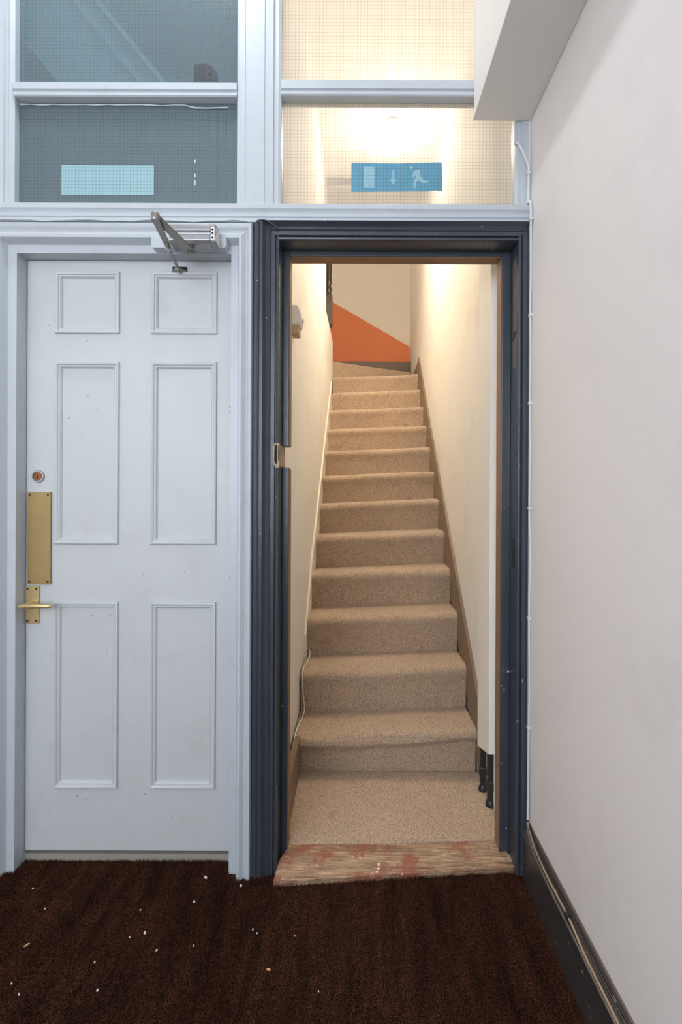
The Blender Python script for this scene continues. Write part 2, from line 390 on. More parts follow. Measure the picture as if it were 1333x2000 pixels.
# transom beam over both doorways
beam_prof = [(0.05, 2.074), (-0.022, 2.074), (-0.024, 2.080), (-0.019, 2.087), (-0.016, 2.088), (-0.016, 2.0905), (-0.020, 2.093), (-0.021, 2.101),
             (-0.016, 2.1035), (-0.013, 2.105), (-0.010, 2.112), (-0.014, 2.118), (-0.017, 2.120), (-0.017, 2.134), (-0.012, 2.1385), (0.05, 2.142)]
struct('trim_3', MB().prism(beam_prof, 'x', -1.19, XR - 0.004), 'frame_white', 'white moulded transom beam across the top of both doorways', 'trim', smooth=True)
# frame of the glazing above
mull_prof = [(-0.3895, 0.05), (-0.3895, 0.004), (-0.384, 0.000), (-0.378, 0.0), (-0.376, -0.005), (-0.362, -0.005), (-0.361, -0.003), (-0.355, -0.003), (-0.354, -0.006),
             (-0.300, -0.006), (-0.299, -0.003), (-0.288, -0.003), (-0.287, -0.006), (-0.272, -0.006), (-0.270, 0.0), (-0.262, 0.001), (-0.256, -0.001), (-0.2475, 0.004), (-0.2475, 0.05)]
struct('trim_4', MB().prism(mull_prof, 'z', 2.139, ZC), 'frame_white', 'wide white fluted mullion between the two fanlights', 'trim', smooth=True)
post_l = [(-1.19, 0.05), (-1.19, -0.006), (-1.134, -0.006), (-1.132, 0.0), (-1.124, 0.0), (-1.118, -0.002), (-1.106, 0.006), (-1.106, 0.05)]
struct('trim_5', MB().prism(post_l, 'z', 2.139, ZC), 'frame_white', 'white post at the far left of the grey fanlight', 'trim')
post_r = [(0.506, 0.05), (0.506, 0.006), (0.512, -0.001), (0.524, -0.001), (0.526, -0.006), (0.545, -0.006), (0.545, 0.05)]
struct('trim_6', MB().prism(post_r, 'z', 2.139, ZC), 'frame_white', 'narrow white post between the warm fanlight and right wall', 'trim')

GY = 0.026
def wires(x0, x1, z0, z1, off):
    mb = MB(); st = 0.0112; y = GY - 0.0006; t = 0.00026
    x = x0 + off
    while x < x1:
        mb.add([(x - t, y, z0), (x + t, y, z0), (x + t, y, z1), (x - t, y, z1)], [(0, 1, 2, 3)]); x += st
    z = z0 + off * 0.7
    while z < z1:
        mb.add([(x0, y - 0.0001, z - t), (x1, y - 0.0001, z - t), (x1, y - 0.0001, z + t), (x0, y - 0.0001, z + t)], [(0, 1, 2, 3)]); z += st
    return mb
def fanlight(name, x0, x1, rail_z0, rail_z1, glassm, label, xr_up):
    w = empty(name, (x0, GY, 2.139), label, 'window', kind='structure')
    rp = [(0.05, rail_z0), (0.0, rail_z0), (-0.004, rail_z0 + 0.003), (-0.004, rail_z0 + 0.010), (0.003, rail_z0 + 0.012), (0.003, rail_z0 + 0.019), (-0.004, rail_z0 + 0.022),
          (-0.004, rail_z1 - 0.006), (0.004, rail_z1), (0.05, rail_z1 + 0.002)]
    obj('glazing_rail', MB().prism(rp, 'x', x0, x1), 'frame_white', w)
    for k, (a, b, xx) in enumerate(((2.139, rail_z0, x1), (rail_z1, ZC - 0.02, xr_up))):
        p = obj('pane', MB().box(x0 + 0.001, xx - 0.001, GY, GY + 0.006, a, b), glassm, w)
        wm = obj('wire_grid', wires(x0 + 0.001, xx - 0.001, a, b, 0.004 + 0.003 * k), 'wire', p); tag(wm, kind='stuff')
    for zz, xx in ((2.139, x1), (rail_z1, xr_up)):      # putty beads
        obj('putty_bead', MB().prism([(GY, zz), (0.006, zz), (GY, zz + 0.006)], 'x', x0, xx), 'frame_white', w)
    return w
w1 = fanlight('window_1', -1.106, -0.3895, 2.486, 2.535, 'glass_film', 'grey wired-glass fanlight above the white panelled door', -0.3895)
w2 = fanlight('window_2', -0.2475, 0.506, 2.492, 2.546, 'glass_clear', 'warm glowing wired-glass fanlight above the stair doorway', 0.506)
# ragged putty under the top of the lower grey pane
mb = MB(); pts = [(-1.10 + i * 0.0355, GY - 0.004, 2.478 - 0.004 * random.random() - (0.007 if i > 15 else 0)) for i in range(20)]
mb.tube(pts, [0.0012 + 0.0022 * random.random() for _ in pts], 6)
obj('ragged_putty', mb, 'frame_white', w1, smooth=True)

# ------------------------------------------------------------------ boxed beam along the right wall
t7 = empty('trim_7', (0.46, -1.8, 2.409), 'off-white boxed casing running along the top of right wall', 'casing', kind='structure')
obj('side_board', MB().box(0.370, XR, YB, -0.0065, 2.421, ZC), 'box', t7)
obj('bottom_board', MB().box(0.366, XR, YB, -0.0065, 2.409, 2.421), 'box', t7, bevel=0.002)

# ------------------------------------------------------------------ dark baseboard along the right wall
bb = [(XR, 0.178), (0.5475, 0.176), (0.545, 0.168), (0.5465, 0.162), (0.541, 0.150), (0.5385, 0.141), (0.534, 0.132), (0.534, -0.012), (XR, -0.012)]
b1 = empty('baseboard_right', (0.543, -1.8, 0), 'scuffed dark baseboard along the right wall', 'baseboard', kind='structure')
obj('board', MB().prism([(0.534, 0.130), (0.534, -0.012), (XR, -0.012), (XR, 0.130)], 'y', YB, -0.012), 'dark_base', b1, bevel=0.0015)
obj('cap_moulding', MB().prism([(XR, 0.178), (0.5475, 0.176), (0.545, 0.168), (0.5465, 0.162), (0.541, 0.150), (0.5385, 0.141), (0.536, 0.130), (XR, 0.130)], 'y', YB, -0.012), 'base_cap', b1, smooth=True)

# ------------------------------------------------------------------ stair enclosure
D0 = 1.55
def wx(d): return 0.527 + 0.0215 * (d - 2.0)          # right wall face of the stair
def lx(d): return -0.2575 + 0.015 * (d - 2.045)       # left end of the steps
def slanted(mb, poly, xa, xb):
    """poly in (d,z); xa(d), xb(d) give the two faces"""
    n = len(poly)
    return mb.add([(xa(d), d - D0, z) for d, z in poly] + [(xb(d), d - D0, z) for d, z in poly],
                  [(i, (i + 1) % n, n + (i + 1) % n, n + i) for i in range(n)] + [tuple(range(n))[::-1], tuple(range(n, 2 * n))])
ZT = 5.0
struct('wall_stair_right', slanted(MB(), [(1.67, -0.012), (5.60, -0.012), (5.60, ZT), (1.67, ZT)], wx, lambda d: 0.72), 'cream', 'cream wall on the right of the carpeted stairs', 'wall')
struct('wall_stair_left', slanted(MB(), [(1.67, -0.012), (4.58, -0.012), (4.58, 2.650), (3.76, 2.636), (3.76, 3.70), (1.67, 3.70)], lambda d: lx(d) - 0.10, lambda d: lx(d) - 0.012), 'cream', 'cream wall on the left of the carpeted stairs', 'wall')
struct('wall_stair_back', MB().box(-2.4, 0.72, 4.02, 4.12, -0.012, ZT), 'dado', 'wall at the head of the stairs with orange raking dado', 'wall')
struct('wall_stair_far', MB().box(-2.4, -2.3, 1.6, 4.02, -0.012, ZT), 'cream', 'cream wall at the far left of the upper landing', 'wall')
struct('wall_upper', MB().box(-2.3, wx(3.3), 2.10, 2.20, 3.60, ZT), 'cream', 'cream wall above the stair foot ceiling', 'wall')
struct('ceiling_stair_foot', MB().box(-0.37, 0.70, 0.05, 2.22, 3.60, 3.70), 'cream', 'cream ceiling over the foot of the stairs', 'ceiling')
struct('ceiling_upper', MB().box(-2.4, 0.72, 1.6, 4.12, ZT, ZT + 0.1), 'cream', 'cream ceiling over the upper landing', 'ceiling')

# ------------------------------------------------------------------ staircase
G, RISE, DN1, ZN1, TILT = 0.225, 0.1928, 2.045, 0.196, 0.047
ZL = 0.028                                             # carpet level of the lobby
st = empty('staircase', (0.14, DN1 - D0, ZL), 'steep straight staircase with beige carpeted steps rising to winders', 'staircase')
def step(k):
    d = DN1 + (k - 1) * G; z = ZN1 + (k - 1) * RISE; zb = z - RISE if k > 1 else ZL
    back = G + 0.05 if k < 12 else 0.80
    pts = [(0.014, None), (0.011, -0.100), (0.008, -0.066), (0.003, -0.048), (0.0, -0.034), (0.002, -0.021), (0.008, -0.010), (0.017, -0.004), (0.030, 0.0), (0.06, 0.001), (back, 0.001), (back, None)]
    if k == 1: pts[0:4] = [(0.030, None), (0.030, -0.078), (0.027, -0.064), (0.012, -0.052)]
    n = 26; rings = []
    ph = random.random() * 9
    for i in range(n + 1):
        f = i / n; ring = []
        for j, (dy, dz) in enumerate(pts):
            dd = d + dy; x0 = lx(d) - 0.004; x1 = wx(d) - 0.013
            if k <= 2: x0 -= 0.002
            x = x0 + (x1 - x0) * f; xm = (f - 0.5) * (x1 - x0)
            wob = 0.0022 * math.sin(5 * f + ph) + 0.0014 * math.sin(13 * f + 2 * ph)
            if dz is None:
                zz = zb - 0.02 + (TILT * xm if k > 1 else 0)
            else:
                zz = z + dz + TILT * xm + (wob if j < 9 else 0)
                if k == 1 and dz < -0.02: zz += 0.006 * math.sin(7 * f + 1) - 0.004
            ring.append((x, dd - D0 + (wob if 1 < j < 9 else 0), zz))
        rings.append(ring)
    return MB().rings(rings)
for k in range(1, 13):
    obj('carpeted_step', step(k), 'stair_carpet', st, smooth=True)
# winders at the head
def slab(poly, z0, z1, bev=0.012):
    return MB().prism([(x, d - D0) for x, d in poly], 'z', z0, z1)
z13 = ZN1 + 12 * RISE
obj('winder_step', slab([(lx(4.7) - 0.03, 4.752), (0.570, 5.17), (0.60, 5.565), (-1.2, 5.565), (-1.2, 4.752)], z13 - RISE - 0.03, z13), 'stair_carpet', st, bevel=0.012, seg=3)
tag(obj('back_riser', slab([(-1.2, 5.47), (0.60, 5.47), (0.60, 5.565), (-1.2, 5.565)], z13, z13 + RISE), 'riser_brown', st, bevel=0.006, seg=2), 'dark brown riser below the orange dado')
def nos(d): return ZN1 + (d - DN1) * RISE / G
obj('string_board', slanted(MB(), [(1.965, 0.03), (1.965, nos(1.965) + 0.155), (4.10, nos(4.10) + 0.160), (4.49, nos(4.49) + 0.185), (4.56, nos(4.56) + 0.10), (5.2, 2.42), (5.2, 2.2), (4.3, 1.9)],
    lambda d: wx(d) - 0.013, lambda d: wx(d) + 0.004), 'string', st)
tag(obj('string_edge', slanted(MB(), [(1.965, nos(1.965) + 0.153), (1.965, nos(1.965) + 0.160), (4.10, nos(4.10) + 0.165), (4.10, nos(4.10) + 0.158)],
    lambda d: wx(d) - 0.0145, lambda d: wx(d) - 0.006), 'string', st), 'chipped pale edge of the string')
tag(obj('wall_bead', slanted(MB(), [(2.46, nos(2.46) - 0.19), (2.46, nos(2.46) - 0.06), (2.75, nos(2.75) + 0.045), (4.33, nos(4.33) + 0.06), (4.33, nos(4.33) - 0.2)],
    lambda d: lx(d) - 0.020, lambda d: lx(d) - 0.002), 'cream_trim', st), 'white painted bead between steps and left wall')

# lobby carpet at the stair foot
struct_l = MB(); nx, ny = 20, 10
poly = [(-0.2270, 1.640), (-0.1, 1.645), (0.12, 1.643), (0.30, 1.657), (0.482, 1.663), (0.482, 1.672), (0.548, 1.672), (0.548, 2.069), (-0.27, 2.069), (-0.27, 1.672), (-0.2270, 1.672)]
tag(obj('landing_carpet', slab(poly, 0.0, ZL), 'stair_carpet', bevel=0.004), 'beige carpet on the small floor at the foot of stairs', 'carpet')
tag(obj('skirting', MB().box(-0.262, -0.236, 0.122, 0.52, 0.0, 0.178), 'string', bevel=0.003), 'short brown skirting left of the bottom step', 'skirting', kind='structure').name = 'baseboard_left'

# wooden threshold board
tb = [(-0.2535, 1.500), (0.5130, 1.560), (0.5130, 1.600), (0.484, 1.640), (0.484, 1.662), (0.30, 1.656), (0.12, 1.642), (-0.1, 1.644), (-0.227, 1.639), (-0.229, 1.625), (-0.2470, 1.570)]
mb = MB(); n = len(tb)
top = [(x, d - D0, 0.012 if d < 1.57 else 0.024) for x, d in tb]
mb.add([(x, d - D0, -0.012) for x, d in tb] + top, [(i, (i + 1) % n, n + (i + 1) % n, n + i) for i in range(n)] + [tuple(range(n))[::-1], tuple(range(n, 2 * n))])
tag(obj('threshold_board', mb, 'sill'), 'worn wooden threshold board with red paint remains in the dark doorway', 'threshold')

# pipe boxing in the lobby corner and the black pipes below it
bx = MB().prism([(1.80 - D0, 0.246), (1.97 - D0, 0.190), (1.97 - D0, 3.60), (1.80 - D0, 3.60)], 'x', 0.497, wx(1.9) + 0.01)
struct('trim_8', bx, 'cream', 'cream pipe boxing in the right corner of the stair foot', 'boxing', bevel=0.002)
for (x, d, r, lab) in ((0.5185, 1.845, 0.0155, 'black vertical pipe with a collar, nearer the doorway'), (0.512, 1.940, 0.0120, 'thinner black vertical pipe beside the bottom step')):
    p = empty('water_pipe', (x, d - D0, ZL), lab, 'pipe', 'black pipes under the boxing')
    obj('tube', MB().lathe([(r, 0.0), (r, 0.30)], (x, d - D0, ZL), n=18), 'pipe', p, smooth=True)
    obj('collar', MB().lathe([(r, 0.060), (r + 0.004, 0.064), (r + 0.005, 0.078), (r + 0.004, 0.092), (r, 0.096)], (x, d - D0, ZL), n=18), 'pipe', p, smooth=True)
    obj('floor_flange', MB().lathe([(r + 0.006, 0.0), (r + 0.005, 0.012), (r, 0.022)], (x, d - D0, ZL), n=18), 'pipe', p, smooth=True)

# turned newel post
nx_, nd = -0.276, 4.64
nw = empty('newel_post', (nx_, nd - D0, 2.74), 'dark brown turned newel post at the head of the stairs', 'newel post')
hw = 0.036
obj('square_block', MB().box(nx_ - hw, nx_ + hw, nd - D0 - hw, nd - D0 + hw, 2.82, 3.10), 'newel', nw, bevel=0.004)
obj('turned_shaft', MB().lathe([(0.030, 3.10), (0.033, 3.115), (0.024, 3.13), (0.022, 3.14), (0.029, 3.155), (0.030, 3.18), (0.022, 3.195), (0.025, 3.21), (0.032, 3.225), (0.032, 3.245), (0.025, 3.26), (0.028, 3.268), (0.026, 3.28), (0.028, 3.36), (0.031, 3.5), (0.024, 3.6)],
    (nx_, nd - D0, 0), n=20), 'newel', nw, smooth=True)
obj('square_top', MB().box(nx_ - hw, nx_ + hw, nd - D0 - hw, nd - D0 + hw, 3.6, 3.9), 'newel', nw, bevel=0.004)
obj('drop_finial', MB().lathe([(0.004, 2.72), (0.016, 2.735), (0.022, 2.755), (0.015, 2.78), (0.026, 2.80), (0.030, 2.82)], (nx_, nd - D0, 0), n=16), 'newel', nw, smooth=True)

# white sensor box on the left stair wall
sx = lx(2.0) - 0.012
sn = empty('wall_sensor', (sx, 0.47, 1.87), 'small white sensor box high on the left stair wall', 'sensor')
obj('case', MB().prism([(sx - 0.002, 1.905), (sx + 0.036, 1.905), (sx + 0.042, 1.925), (sx + 0.038, 1.955), (sx + 0.026, 1.985), (sx - 0.002, 1.985)], 'y', 0.42, 0.50), 'plastic', sn, bevel=0.004)
obj('lens', MB().lathe([(0.013, 0.0), (0.012, 0.006), (0.008, 0.010), (0.002, 0.012)], (sx + 0.039, 0.445, 1.928), axis='x', n=16), 'plastic', sn, smooth=True)
tag(obj('filler_patch', MB().prism([(0.425, 1.870), (0.50, 1.870), (0.502, 1.906), (0.42, 1.906)], 'x', sx - 0.002, sx + 0.030), 'filler', sn, bevel=0.004), 'torn tan patch below the case')

# ------------------------------------------------------------------ panelled door
DYF = 0.048
cx = [WL + 0.002, -0.9925, -0.7900, -0.6755, -0.4680, WR - 0.002]
cz = [0.0335, 0.2450, 0.8510, 1.0505, 1.6430, 1.7450, 1.9410, WT - 0.002]
dr = empty('door_1', ((WL + WR) / 2, DYF, 0.0335), 'closed white six-panel door with brass push plate', 'door', kind='structure')
def leaf():
    mb = MB(); nX, nZ = len(cx), len(cz); idx = {}
    for s, y in enumerate((DYF, DYF + 0.04)):
        for i, x in enumerate(cx):
            for j, z in enumerate(cz):
                idx[s, i, j] = len(mb.v); mb.v.append((x, y, z))
    solid = lambda i, j: 0 <= i < nX - 1 and 0 <= j < nZ - 1 and not (i in (1, 3) and j in (1, 3, 5))
    for i in range(-1, nX):
        for j in range(-1, nZ):
            if solid(i, j):
                for s in (0, 1): mb.f.append((idx[s, i, j], idx[s, i + 1, j], idx[s, i + 1, j + 1], idx[s, i, j + 1]))
            if 0 <= j < nZ - 1 and solid(i, j) != solid(i + 1, j) and 0 <= i + 1 < nX:
                mb.f.append((idx[0, i + 1, j], idx[1, i + 1, j], idx[1, i + 1, j + 1], idx[0, i + 1, j + 1]))
            if 0 <= i < nX - 1 and solid(i, j) != solid(i, j + 1) and 0 <= j + 1 < nZ:
                mb.f.append((idx[0, i, j + 1], idx[1, i, j + 1], idx[1, i + 1, j + 1], idx[0, i + 1, j + 1]))
    return mb
obj('door_leaf', leaf(), 'door_white', dr)
mp = [(-0.005, 0.0), (-0.005, 0.004), (-0.003, 0.0075), (0.001, 0.0085), (0.005, 0.0065), (0.0065, 0.003), (0.008, 0.0028), (0.011, 0.0035), (0.0135, 0.001), (0.016, -0.007), (-0.005, -0.001)]
for i in (1, 3):
    for j in (1, 3, 5):
        x0, x1, z0, z1 = cx[i], cx[i + 1], cz[j], cz[j + 1]
        pn = obj('panel', MB().box(x0 + 0.0005, x1 - 0.0005, DYF + 0.006, DYF + 0.03, z0 + 0.0005, z1 - 0.0005), 'door_white', dr)
        mb = MB(); rings = []
        for (px, pz, dx, dz) in ((x0, z0, 1, 1), (x1, z0, -1, 1), (x1, z1, -1, -1), (x0, z1, 1, -1), (x0, z0, 1, 1)):
            rings.append([(px + u * dx, DYF - v, pz + u * dz) for u, v in mp])
        mb.rings(rings, cap=False)
        obj('panel_moulding', mb, 'door_white', pn, smooth=True)
# brass furniture
def screw(x, y, z, par, r=0.0032):
    obj('screw', MB().lathe([(r, 0.0), (r, -0.0012), (r * 0.4, -0.0022)], (x, y, z), axis='y', n=10), 'screw', par, smooth=True)
pp = tag(obj('push_plate', MB().box(-1.0835, -1.0075, DYF - 0.0085, DYF, 0.9140, 1.2170), 'brass', dr, bevel=0.0008), 'brushed brass push plate')
pp_y = DYF - 0.0085
for x in (-1.0755, -1.0155):
    for z in (0.9225, 1.2085): screw(x, pp_y, z, pp)
hp = tag(obj('handle_plate', MB().box(-1.0895, -1.0455, DYF - 0.007, DYF, 0.7840, 0.9080), 'brass_pale', dr, bevel=0.0015), 'polished brass handle plate')
for x in (-1.0825, -1.0535):
    for z in (0.7930, 0.8990): screw(x, DYF - 0.007, z, hp, 0.0036)
obj('spindle_rose', MB().lathe([(0.011, 0.0), (0.010, -0.014), (0.008, -0.040)], (-1.0675, DYF - 0.007, 0.8500), axis='y', n=18), 'brass_pale', hp, smooth=True)
lv = spline([(-1.078, DYF - 0.050, 0.8500), (-1.066, DYF - 0.054, 0.8515), (-1.04, DYF - 0.056, 0.8530), (-1.01, DYF - 0.054, 0.8530), (-0.985, DYF - 0.050, 0.8515), (-0.978, DYF - 0.046, 0.8510)], 5)
obj('lever', MB().tube(lv, [0.0075 + 0.0018 * math.sin(PI * i / (len(lv) - 1)) - 0.003 * (i / (len(lv) - 1)) for i in range(len(lv))], 12), 'brass_pale', hp, smooth=True)
lk = obj('lock_cylinder', MB().lathe([(0.0205, 0.0), (0.0205, -0.004), (0.0185, -0.007), (0.0150, -0.0072), (0.0140, -0.004)], (-1.0515, DYF, 1.2690), axis='y', n=26), 'chrome', dr, smooth=True)
tag(lk, 'round chrome rim lock cylinder')
obj('lock_core', MB().lathe([(0.0135, -0.0035), (0.0125, -0.006), (0.004, -0.0065)], (-1.0515, DYF, 1.2690), axis='y', n=20), 'copper', lk, smooth=True)
obj('keyhole', MB().box(-1.0530, -1.0508, DYF - 0.0072, DYF - 0.0060, 1.2610, 1.2700), 'black_hole', lk)

# ------------------------------------------------------------------ door closer
dc = empty('door_closer', (-0.50, -0.03, 1.96), 'grey overhead door closer with folded arm above the white door', 'door closer')
tag(obj('mounting_block', MB().prism([(-0.648, 2.021), (-0.412, 2.021), (-0.412, 1.996), (-0.418, 1.986), (-0.644, 1.986), (-0.648, 1.990)], 'y', -0.034, 0.0), 'frame_white', dc), 'white wooden mounting block')
body = [(-0.034, 2.038), (-0.072, 2.038), (-0.082, 2.030), (-0.084, 2.016), (-0.078, 2.008), (-0.078, 2.004), (-0.088, 1.996), (-0.088, 1.982), (-0.080, 1.974), (-0.034, 1.974)]
obj('body', MB().prism(body, 'x', -0.572, -0.447), 'closer', dc, bevel=0.003)
cap = obj('end_cap', MB().prism([(y * 1.02 - 0.0005 if y < -0.04 else y, z) for y, z in body], 'x', -0.447, -0.434), 'closer', dc, bevel=0.003)
pl_ = obj('valve_plate', MB().prism([(-0.040, 2.026), (-0.070, 2.026), (-0.080, 2.018), (-0.074, 2.006), (-0.082, 1.994), (-0.080, 1.982), (-0.040, 1.980)], 'x', -0.434, -0.431), 'closer_cap', cap)
# the plate wraps to the front edge, with adjuster holes
fp = obj('valve_plate', MB().box(-0.444, -0.4325, -0.0915, -0.0835, 1.979, 2.020), 'closer_cap', cap, bevel=0.001)
for z in (2.012, 2.001, 1.987):
    obj('adjuster_hole', MB().lathe([(0.0030, 0.0), (0.0030, -0.0012), (0.001, -0.0014)], (-0.4385, -0.0915, z), axis='y', n=10), 'black_hole', cap)
sp = (-0.516, -0.062)
obj('spindle', MB().lathe([(0.014, 1.976), (0.014, 1.970), (0.009, 1.968), (0.009, 1.952), (0.004, 1.951)], (sp[0], sp[1], 0), n=18), 'closer_arm', dc, smooth=True)
kn = (-0.5450, -0.2500)
ft = (-0.5860, 0.0300)
am = obj('main_arm', MB().beam((sp[0] + 0.002, sp[1] + 0.012, 1.960), (kn[0], kn[1], 1.962), 0.034, 0.021, 0.006), 'closer_arm', dc, bevel=0.002)
obj('knuckle', MB().lathe([(0.0105, 1.948), (0.0115, 1.951), (0.0115, 1.967), (0.009, 1.970), (0.003, 1.971)], (kn[0], kn[1], 0), n=18), 'closer_arm', am, smooth=True)
mid = tuple(kn[i] + (ft[i] - kn[i]) * 0.55 for i in (0, 1))
fa = obj('forearm', MB().beam((kn[0], kn[1], 1.952), (mid[0], mid[1], 1.952), 0.020, 0.017, 0.006), 'closer_arm', dc, bevel=0.002)
q = tuple(kn[i] + (ft[i] - kn[i]) * 0.42 for i in (0, 1))
obj('adjusting_rod', MB().tube([(q[0], q[1], 1.946), (mid[0], mid[1], 1.946), (ft[0], ft[1], 1.948)], 0.0045, 10), 'closer_arm', fa, smooth=True)
obj('clamp_nut', MB().lathe([(0.007, -0.008), (0.008, -0.006), (0.008, 0.006), (0.007, 0.008)], (mid[0], mid[1] - 0.01, 1.946), axis='y', n=6), 'chrome', fa)
fb = obj('foot_bracket', MB().prism([(-0.611, 0.047), (-0.565, 0.047), (-0.565, 0.040), (-0.575, 0.032), (-0.578, 0.020), (-0.594, 0.020), (-0.600, 0.032), (-0.611, 0.040)], 'z', 1.941, 1.950), 'closer_arm', dc, bevel=0.0015)
obj('fixing_plate', MB().box(-0.611, -0.563, 0.0435, 0.048, 1.938, 1.962), 'black_hole', dc, bevel=0.001)
obj('foot_pin', MB().lathe([(0.006, 1.936), (0.006, 1.956), (0.003, 1.958)], (ft[0], ft[1], 0), n=12), 'chrome', fb, smooth=True)

# ------------------------------------------------------------------ cables
cy = -0.010
c1 = empty('corner_cable', (0.545, cy, 0.18), 'white cable clipped down the corner beside the dark architrave', 'cable')
pts = [(0.5035, 0.004, 2.405), (0.5035, 0.002, 2.345), (0.508, -0.006, 2.340), (0.520, -0.010, 2.318), (0.538, -0.012, 2.272), (0.543, -0.013, 2.245), (0.5425, -0.013, 2.15), (0.5435, -0.028, 2.138), (0.5440, -0.032, 2.10),
       (0.5450, -0.030, 2.065), (0.5475, -0.024, 2.03), (0.548, -0.023, 1.9), (0.5465, -0.023, 1.80), (0.548, -0.023, 1.70), (0.5475, -0.023, 1.5), (0.548, -0.023, 1.35), (0.5465, -0.023, 1.17), (0.549, -0.024, 1.05), (0.5475, -0.023, 0.85), (0.5485, -0.023, 0.6), (0.547, -0.023, 0.4), (0.5455, -0.026, 0.25), (0.543, -0.030, 0.195)]
obj('sheath', MB().tube(spline(pts, 5), 0.0036, 8), 'cable_white', c1, smooth=True)
for z in (2.238, 2.145, 2.082, 1.782, 1.505, 1.172, 0.825, 0.48):
    x, y = (0.5425, -0.013) if z > 2.1 else (0.5475, -0.023)
    if 2.05 < z < 2.1: x, y = 0.545, -0.031
    ck = obj('cable_clip', MB().box(x - 0.0055, x + 0.0055, y - 0.0055, y + 0.008, z - 0.0045, z + 0.0045), 'cable_white', c1, bevel=0.0015)
def base_cable(lab, pts, r, mt, grp='cables along the baseboard'):
    tag(obj('baseboard_cable', MB().tube(spline(pts, 6), r, 8), mt, smooth=True), lab, 'cable', grp)
base_cable('grey cable sagging along the front edge of baseboard top', [(0.5420, -0.028, 0.185), (0.5385, -0.050, 0.162), (0.5350, -0.12, 0.144), (0.5335, -0.24, 0.139), (0.5330, -0.36, 0.141), (0.5335, -0.5, 0.138), (0.5330, -0.65, 0.140), (0.5335, -1.2, 0.138)], 0.0032, 'cable_grey')
base_cable('pale tan cable twisting along middle of baseboard top', [(0.5430, -0.030, 0.186), (0.5400, -0.09, 0.158), (0.5375, -0.2, 0.150), (0.5380, -0.33, 0.154), (0.5365, -0.42, 0.146), (0.5355, -0.5, 0.147), (0.5370, -0.62, 0.144), (0.5370, -1.2, 0.147)], 0.0030, 'cable_tan')
base_cable('dark cable lying highest along baseboard top', [(0.5440, -0.026, 0.187), (0.5430, -0.08, 0.171), (0.5415, -0.22, 0.160), (0.5430, -0.33, 0.164), (0.5420, -0.5, 0.160), (0.5420, -1.2, 0.160)], 0.0024, 'cable_black')
tag(obj('cable_clip', MB().box(0.531, 0.545, -0.338, -0.328, 0.147, 0.163), 'cable_black', bevel=0.002), 'small black clip holding the baseboard cables', 'clip')
# thin painted cable over the white door head
pts = [(-1.15 + 0.04 * i, -0.029, 2.0735 + 0.0022 * math.sin(i * 1.1) + 0.0012 * math.sin(i * 2.7)) for i in range(21)]
tag(obj('door_head_cable', MB().tube(spline(pts, 3), 0.0021, 7), 'frame_white', smooth=True), 'thin white painted cable along the top of white architrave', 'cable')
tag(obj('cable_end', MB().tube(spline([(-0.318, -0.030, 2.0715), (-0.306, -0.032, 2.0745), (-0.290, -0.032, 2.0735), (-0.272, -0.032, 2.064), (-0.252, -0.031, 2.0520)], 6), 0.0023, 8), 'cable_black', smooth=True), 'short black cable end at the top left of dark architrave', 'cable')
# loose wire at the foot of the stairs
d2 = lambda px, py, d: ((px - 697) * d / 944, d - D0, 1.22 - (py - 962) * d / 944)
wpts = [(-0.246, 0.96, 0.410), (-0.232, 0.90, 0.402), (-0.236, 0.80, 0.392), (-0.248, 0.735, 0.385), (-0.251, 0.712, 0.33), (-0.244, 0.708, 0.27), (-0.239, 0.705, 0.205), (-0.244, 0.64, 0.194), (-0.256, 0.53, 0.190), (-0.262, 0.49, 0.165), (-0.2625, 0.485, 0.12)]
tag(obj('loose_wire', MB().tube(spline(wpts, 8), 0.0024, 7), 'plastic', smooth=True), 'thin cream wire looping down the left of the lowest steps', 'wire')

# ------------------------------------------------------------------ exit sign stickers on the fanlights
sy = GY - 0.0017
xs = lambda px: (px - 697) * (1.55 + GY) / 944
zs = lambda py: 1.22 + (962 - py) * (1.55 + GY) / 944
es = empty('exit_sticker', (xs(772), sy, zs(374)), 'blue fire-exit sticker with running man, arrow and door on warm fanlight', 'sticker')
obj('sheet', MB().prism([(xs(684), zs(375)), (xs(835), zs(373.5)), (xs(838), zs(372)), (xs(851), zs(371.5)), (xs(853), zs(373)), (xs(862), zs(373)), (xs(861), zs(316.5)), (xs(772), zs(319)), (xs(684), zs(318))], 'y', sy + 0.0012, sy + 0.0016), 'sticker_blue', es)
py0 = sy + 0.0010
def mark(name, poly, mt='sticker_pale'): obj(name, MB().prism([(xs(a), zs(b)) for a, b in poly], 'y', py0, sy + 0.0012), mt, es)
mark('door_symbol', [(708, 367), (729, 367), (729, 325), (708, 325)])
mark('arrow_symbol', [(764.5, 332), (767.5, 332), (767.5, 350), (773, 350), (766, 360), (759, 350), (764.5, 350)])
obj('running_man_head', MB().lathe([(0.0058, 0.0), (0.0058, 0.0002)], (xs(801), py0, zs(327)), axis='y', n=14), 'sticker_pale', es)
mark('running_man', [(806, 334), (818, 331), (820, 345), (826, 352), (835, 353), (834, 357), (822, 357), (815, 351), (811, 355), (809, 367), (805, 367), (806, 353), (810, 346), (810, 341), (805, 347), (802, 344)])
xs2 = xs
tag(obj('blank_sticker', MB().box(xs(117), xs(298), sy + 0.0012, sy + 0.0016, zs(383), zs(325)), 'sticker_back'), 'pale blank rectangular sticker at foot of grey fanlight', 'sticker')

